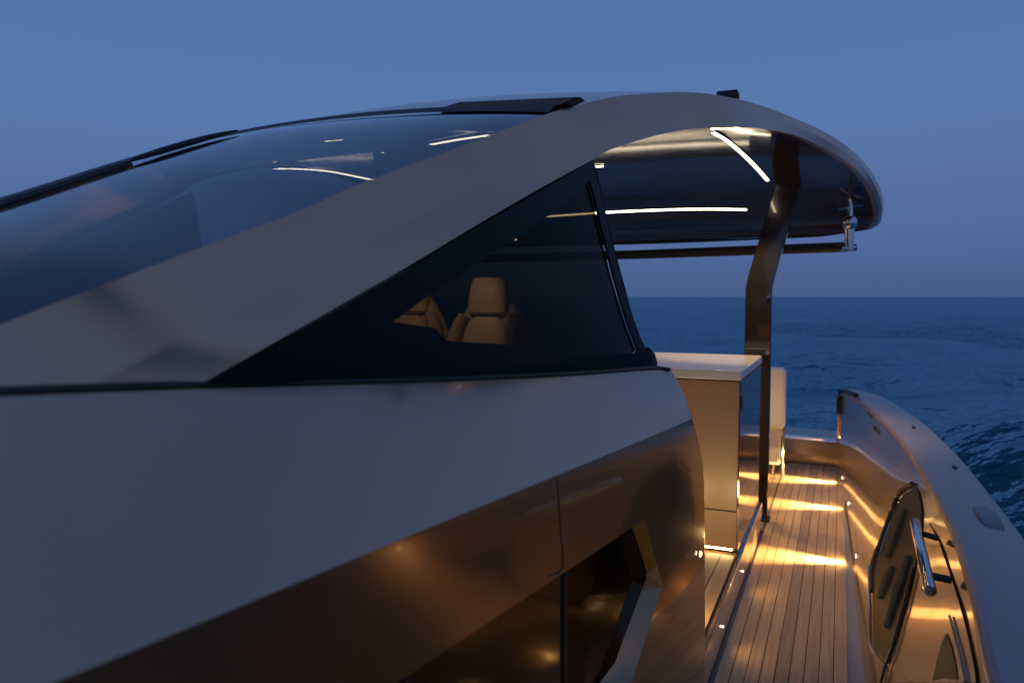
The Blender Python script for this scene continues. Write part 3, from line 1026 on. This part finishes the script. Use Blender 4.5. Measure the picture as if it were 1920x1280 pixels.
# ---- aft sofa --------------------------------------------------------------------------------------------
sp = pz(1463, 690, 0.90)
sofa = thing('aft_seat', 'white upholstered seat back standing beyond the support post', 'seat', (-0.8, 6.5, 0))
sx = py(1474, 690, 6.45).x
part('backrest', MB().box((sx - 1.0, 6.40, 0.42), (sx, 6.54, 0.92)), M['white_vinyl'], sofa, bevel=0.035)
part('seat_base', MB().box((sx - 1.0, 6.5, 0.10), (sx - 0.03, 7.0, 0.42)), M['white_vinyl'], sofa, bevel=0.03)
part('leg', MB().tube([(sx - 0.015, 6.46, 0.0), (sx - 0.015, 6.46, 0.44)], 0.016, 10), M['chrome'], sofa)
part('leg', MB().tube([(sx - 0.10, 6.62, 0.0), (sx - 0.10, 6.62, 0.12)], 0.016, 10), M['chrome'], sofa)

# ---- helm seats ------------------------------------------------------------------------------------------------
def helm_seat(label, loc, s=1.0):
    t = thing('helm_seat', label, 'seat', loc, 'helm seats behind the smoked side window')

    def cushion(w, d, prof, n=20, p=3.0, taper=None):
        """rounded slab: rows up z with half width, x offset, y offset"""
        mb = MB(); rows = []
        for z, hw, hd, yo in prof:
            rows.append([(hw * math.copysign(abs(math.cos(a)) ** (2 / p), math.cos(a)), yo + hd * math.copysign(abs(math.sin(a)) ** (2 / p), math.sin(a)), z) for a in np.linspace(0, 2 * math.pi, n, endpoint=False)])
        mb.grid(rows, close=True); mb.poly(rows[0]); mb.poly(rows[-1]); return mb
    part('backrest', cushion(0, 0, [(0.52, 0.23, 0.05, 0.03), (0.56, 0.25, 0.07, 0.03), (0.80, 0.258, 0.075, 0.04), (1.00, 0.252, 0.072, 0.05), (1.10, 0.238, 0.07, 0.055), (1.17, 0.212, 0.066, 0.058), (1.23, 0.175, 0.06, 0.06), (1.28, 0.14, 0.055, 0.062), (1.32, 0.11, 0.04, 0.064)], p=2.5, n=28), M['leather2'], t, local=True)
    part('back_cushion', cushion(0, 0, [(0.54, 0.13, 0.05, -0.04), (0.60, 0.148, 0.07, -0.04), (0.90, 0.152, 0.075, -0.03), (1.06, 0.148, 0.072, -0.02), (1.13, 0.132, 0.066, -0.015), (1.18, 0.105, 0.055, -0.01), (1.205, 0.07, 0.035, -0.005)], n=28), M['leather'], t, local=True)
    part('headrest', cushion(0, 0, [(1.215, 0.10, 0.04, 0.005), (1.23, 0.122, 0.058, 0.005), (1.30, 0.122, 0.062, 0.012), (1.38, 0.112, 0.06, 0.022), (1.415, 0.104, 0.048, 0.026), (1.43, 0.085, 0.03, 0.028)], n=28), M['leather'], t, local=True)
    for sg in (-1, 1):
        path = [(sg * 0.205, -0.09, 0.54), (sg * 0.215, -0.07, 0.75), (sg * 0.212, -0.045, 0.98), (sg * 0.19, -0.02, 1.12), (sg * 0.15, 0.0, 1.21)]
        part('bolster', MB().tube(spline(path, 5), [(0.032 + 0.012 * math.sin(math.pi * i / 20), 0.06) for i in range(21)], 14, up=(0, 1, 0)), M['leather2'], t, local=True)
    part('seat_cushion', cushion(0, 0, [(0.42, 0.20, 0.20, -0.2), (0.45, 0.235, 0.235, -0.2), (0.53, 0.235, 0.24, -0.2), (0.565, 0.20, 0.20, -0.2)]), M['leather'], t, local=True)
    part('back_shell', cushion(0, 0, [(0.45, 0.22, 0.05, 0.10), (0.8, 0.27, 0.05, 0.11), (1.1, 0.20, 0.05, 0.12), (1.25, 0.11, 0.04, 0.125)]), M['rubber'], t, local=True)
    part('pedestal', MB().tube([(0, -0.1, -0.01), (0, -0.1, 0.03), (0, -0.1, 0.04), (0, -0.1, 0.43)], [0.17, 0.17, 0.06, 0.055], 18), M['chrome'], t, local=True)
    return t


s1 = py(915, 580, 3.9)
z1 = py(930, 515, 3.9).z - 1.395
helm_seat('tan leather helm seat with square headrest, seen whole through smoked glass', (s1.x, 3.9, STZ - 0.01))
s2 = py(770, 580, 4.05)
helm_seat('tan leather helm seat partly cut off by the dashboard, left of its twin', (s2.x, 4.05, STZ - 0.01))

# ---- bulwark fittings --------------------------------------------------------------------------------------------
def lamp_at(pos, nrm, parent, r=0.012, energy=3.0, spot=150, aim=None, name='courtesy_or_fill', blend=0.6, size=0.012):
    nrm = Vector(nrm).normalized()
    o = part(name, MB().tube([pos - nrm * 0.01, pos + nrm * 0.004], r, 14), M['lamp'], parent)
    part('bezel', MB().tube([pos - nrm * 0.01, pos + nrm * 0.0025], r * 1.45, 16), M['chrome'], o)
    ld = bpy.data.lights.new('courtesy_or_fill_lamp', 'SPOT')
    ld.energy = energy; ld.color = (1.0, 0.66, 0.27); ld.spot_size = R(spot); ld.spot_blend = blend; ld.shadow_soft_size = size
    lo = bpy.data.objects.new('courtesy_or_fill_lamp', ld); col.objects.link(lo)
    lo.location = pos + nrm * 0.014
    d = (Vector(aim) - lo.location) if aim is not None else nrm
    lo.rotation_euler = d.to_track_quat('-Z', 'Y').to_euler()
    return o


# lamps low in the bulwark throwing flat fans of light across the teak
def glow(loc, d, e, spot=165):
    g = bpy.data.lights.new('courtesy_or_fill_glow', 'SPOT'); g.energy = e; g.color = (1.0, 0.66, 0.27); g.spot_size = R(spot); g.spot_blend = 0.5; g.shadow_soft_size = 0.012
    go = bpy.data.objects.new('courtesy_or_fill_glow', g); col.objects.link(go); go.location = loc; go.rotation_euler = Vector(d).to_track_quat('-Z', 'Y').to_euler()


for u, v in ((1606, 1046), (1594, 942), (1586, 880), (0, 0), (0, 1)):  # last two are unseen lamps, added to warm the cabin side
    y = bulpix(u, v - 4)[0] if u else (2.2, 0.3)[v]
    p = bul(y, 0.045)
    lamp_at(p, (-1, 0, 0), bulwark, r=0.010, energy=330.0 if u else 0.5, spot=48, aim=(p.x - 0.5, p.y - 0.04, -0.05), blend=1.0, size=0.02)
    glow(p + Vector((-0.018, 0, 0.0)), (-1, 0, 0.3) if u or not v else (-0.4, 1, 0.3), 4.0 if u else (0.3, 1.5)[v])
p = bul(7.22, SZ + 0.04)
lamp_at(p, (-1, 0, 0), bulwark, r=0.008, energy=120.0, spot=26, aim=(p.x - 0.5, p.y + 0.04, SZ - 0.02), blend=0.7, size=0.006)
# lamps in the cabin side washing the deck and the bulwark; the two forward ones are unseen, added fill
for y, z, e_ in ((2.62, 0.60, 2.5), (1.35, 0.22, 0.12), (0.2, 0.22, 0.12)):
    lamp_at(side(y, z) + Vector((0.002, 0, 0)), (1, -WB, 0), wall, r=0.009, energy=e_, spot=160)
# unseen fill lamp added in the forward part of the window recess, washing the gold return at its aft end
lamp_at(side(1.80, 0.43) + Vector((-0.024, 0, 0)), (0.05, 1, 0.3), wall, r=0.006, energy=5.0, spot=80, aim=side(2.22, 0.72) + Vector((0.01, 0, 0)))
for lx in (-0.58, -0.78):  # two unseen fill lamps, added to light the cabinet front
    lamp_at(Vector((lx, 2.875, 0.30)), (0, 1, 0), wall, r=0.009, energy=6.0, spot=165, size=0.05)
for y in (3.2, 3.9):
    lamp_at(Vector((DX0 + 0.001, y, 0.10)), (1, 0, 0), side_step, r=0.005, energy=0.5, spot=160)

# drain slots and hardware
for u, v, w in ((1644, 806, 0.12), (1632, 776, 0.10), (1618, 758, 0.08)):
    y, z = bulpix(u, v)
    part('drain_slot', MB().prism([bul(y - w, z - 0.012) + Vector((-0.004, 0, 0)), bul(y + w, z - 0.012) + Vector((-0.004, 0, 0)), bul(y + w, z + 0.016) + Vector((-0.004, 0, 0)), bul(y - w, z + 0.016) + Vector((-0.004, 0, 0))], (0.01, 0, 0)), M['rubber'], bulwark, smooth=False)
capp = lambda u, v: pz(u, v, CAPZ + 0.012)
c0 = capp(1852, 970)
cl = MB()
rows = []
for t in np.linspace(0, 1, 9):
    y = c0.y - 0.16 + 0.32 * t
    hgt = 0.004 + 0.014 * math.sin(math.pi * t) ** 0.7
    hw = 0.028 + 0.012 * math.sin(math.pi * t)
    rows.append([(c0.x - hw, y, CAPZ + 0.008), (c0.x - hw * 0.8, y, CAPZ + 0.008 + hgt * 0.8), (c0.x, y, CAPZ + 0.008 + hgt), (c0.x + hw * 0.8, y, CAPZ + 0.008 + hgt * 0.8), (c0.x + hw, y, CAPZ + 0.008)])
cl.grid(rows)
part('mooring_cleat', cl, M['steel_dark'], caprail)
for u, v, rx, ry in ((1905, 1069, 0.028, 0.045), (1790, 875, 0.010, 0.03), (1713, 800, 0.010, 0.03)):
    p = capp(u, v)
    ring = [(p.x + rx * math.cos(a), p.y + ry * math.sin(a), CAPZ + 0.0065) for a in np.linspace(0, 2 * math.pi, 18, endpoint=False)]
    part('cap_fitting', MB().prism(ring, (0, 0, 0.007)), M['chrome'] if rx > 0.02 else M['rubber'], caprail)

# ---- boarding gate set in the bulwark ---------------------------------------------------------------------------------
def on_bul(pix, off):
    """outline given in the enlarged view of the bulwark (2.2075 px per photo px) laid on the bulwark's inner face"""
    out = []
    for a_, b_ in pix:
        while bul_bvh.ray_cast(CAM, ray(1520 + a_ / 2.2075, 700 + b_ / 2.2075).normalized())[0] is None:
            a_ -= 6
        y, z = bulpix(1520 + a_ / 2.2075, 700 + b_ / 2.2075)
        out.append(bul(y, z) + Vector((off, 0, 0)))
    return out


def bul_sheet(pix, off, thick=0.006):
    """a thin plate that follows the curve of the bulwark inside the given outline"""
    ol = [(p.y, p.z) for p in on_bul(pix, 0.0)]
    y0, y1 = min(p[0] for p in ol), max(p[0] for p in ol); z0, z1 = min(p[1] for p in ol), max(p[1] for p in ol)
    n = len(ol)
    pts = [Vector(p) for p in ol]
    for y in np.arange(y0 + 0.05, y1, 0.09):
        for z in np.arange(z0 + 0.03, z1, 0.06):
            if inside((y, z), ol):
                pts.append(Vector((y, z)))
    res = delaunay_2d_cdt(pts, [(i, (i + 1) % n) for i in range(n)], [], 0, 1e-5)
    vs = res[0]
    fs = [f for f in res[2] if inside((sum(vs[k][0] for k in f) / len(f), sum(vs[k][1] for k in f) / len(f)), ol)]
    mb = MB()
    mb.v = [tuple(bul(v[0], v[1]) + Vector((off, 0, 0))) for v in vs]
    mb.f = [tuple(f) for f in fs]
    m = len(mb.v)
    mb.v += [(x + thick, y, z) for x, y, z in mb.v]
    mb.f += [tuple(k + m for k in f)[::-1] for f in fs]
    return mb


op = [(432, 458), (452, 490), (466, 560), (462, 680), (440, 790), (402, 950), (355, 1110), (322, 1200), (275, 1140), (266, 1000), (264, 880), (266, 800), (300, 700), (340, 592), (385, 492)]
opening = part('gate_opening', bul_sheet(op, -0.006, 0.004), M['rubber'], bulwark)
gk = on_bul([(262, 900), (262, 800), (298, 695), (336, 590), (380, 490), (430, 455)], -0.010)
part('gasket', MB().tube(spline(gk, 6), 0.011, 8), M['rubber'], opening)
gk = on_bul([(276, 815), (302, 735), (335, 640), (380, 530), (408, 495), (435, 482)], -0.016)
part('gasket_bead', MB().tube(spline(gk, 6), 0.0035, 8), M['chrome'], opening)
fr_ = on_bul([(250, 800), (256, 960), (258, 1080), (268, 1150), (325, 1225)], -0.012)
part('opening_frame', MB().tube(spline(fr_, 5), 0.008, 8), M['inner'], opening)
for pts in ([(330, 760), (400, 560)], [(330, 1050), (420, 760)], [(300, 930), (350, 800)]):
    rb = on_bul(pts, -0.012)
    part('fender_roll', MB().tube([rb[0], rb[0].lerp(rb[1], 0.5), rb[1]], [0.014, 0.024, 0.016], 10), M['fender'], opening)
gate = part('boarding_gate', bul_sheet([(448, 800), (480, 640), (490, 612), (536, 690), (574, 800), (618, 930), (660, 1080), (692, 1240), (695, 1279), (310, 1279), (330, 1210), (365, 1110), (408, 960)], -0.006, 0.004), M['inner'], yacht)
ed = on_bul([(440, 800), (402, 955), (360, 1110), (325, 1215), (308, 1278)], -0.014)
part('gate_edge', MB().tube(spline(ed, 4), 0.006, 8), M['inner'], gate)
ed = on_bul([(446, 806), (409, 958), (368, 1112), (334, 1216), (316, 1279)], -0.020)
part('gate_seal', MB().tube(spline(ed, 4), 0.004, 8), M['rubber'], gate)
sl = on_bul([(594, 1005), (615, 1080), (640, 1170), (665, 1279)], -0.012)
part('gate_bar', MB().tube(sl, 0.0042, 10), M['steel_dark'], gate)
part('grip_cutout', bul_sheet([(575, 1075), (590, 1110), (610, 1190), (625, 1279), (515, 1279), (535, 1190), (556, 1115)], -0.009, 0.002), M['dark_inside'], gate)
# handle: tube on two stand-offs
base = on_bul([(548, 684), (606, 858)], -0.016)
q0 = py(1520 + 440 / 2.2075, 700 + 655 / 2.2075, base[0].y)
q1 = py(1520 + 480 / 2.2075, 700 + 832 / 2.2075, base[1].y)
hd = q1 - q0
handle = part('gate_handle', MB().tube([q0 - hd * 0.30, q0 - hd * 0.28, q0.lerp(q1, 0.5), q1 + hd * 0.30, q1 + hd * 0.31], [0.015, 0.018, 0.018, 0.018, 0.016], 18), M['chrome'], gate)
part('stand_off', MB().tube([q0, base[0]], 0.011, 12), M['rubber'], handle)
part('stand_off', MB().tube([q1, base[1]], 0.012, 12), M['rubber'], handle)
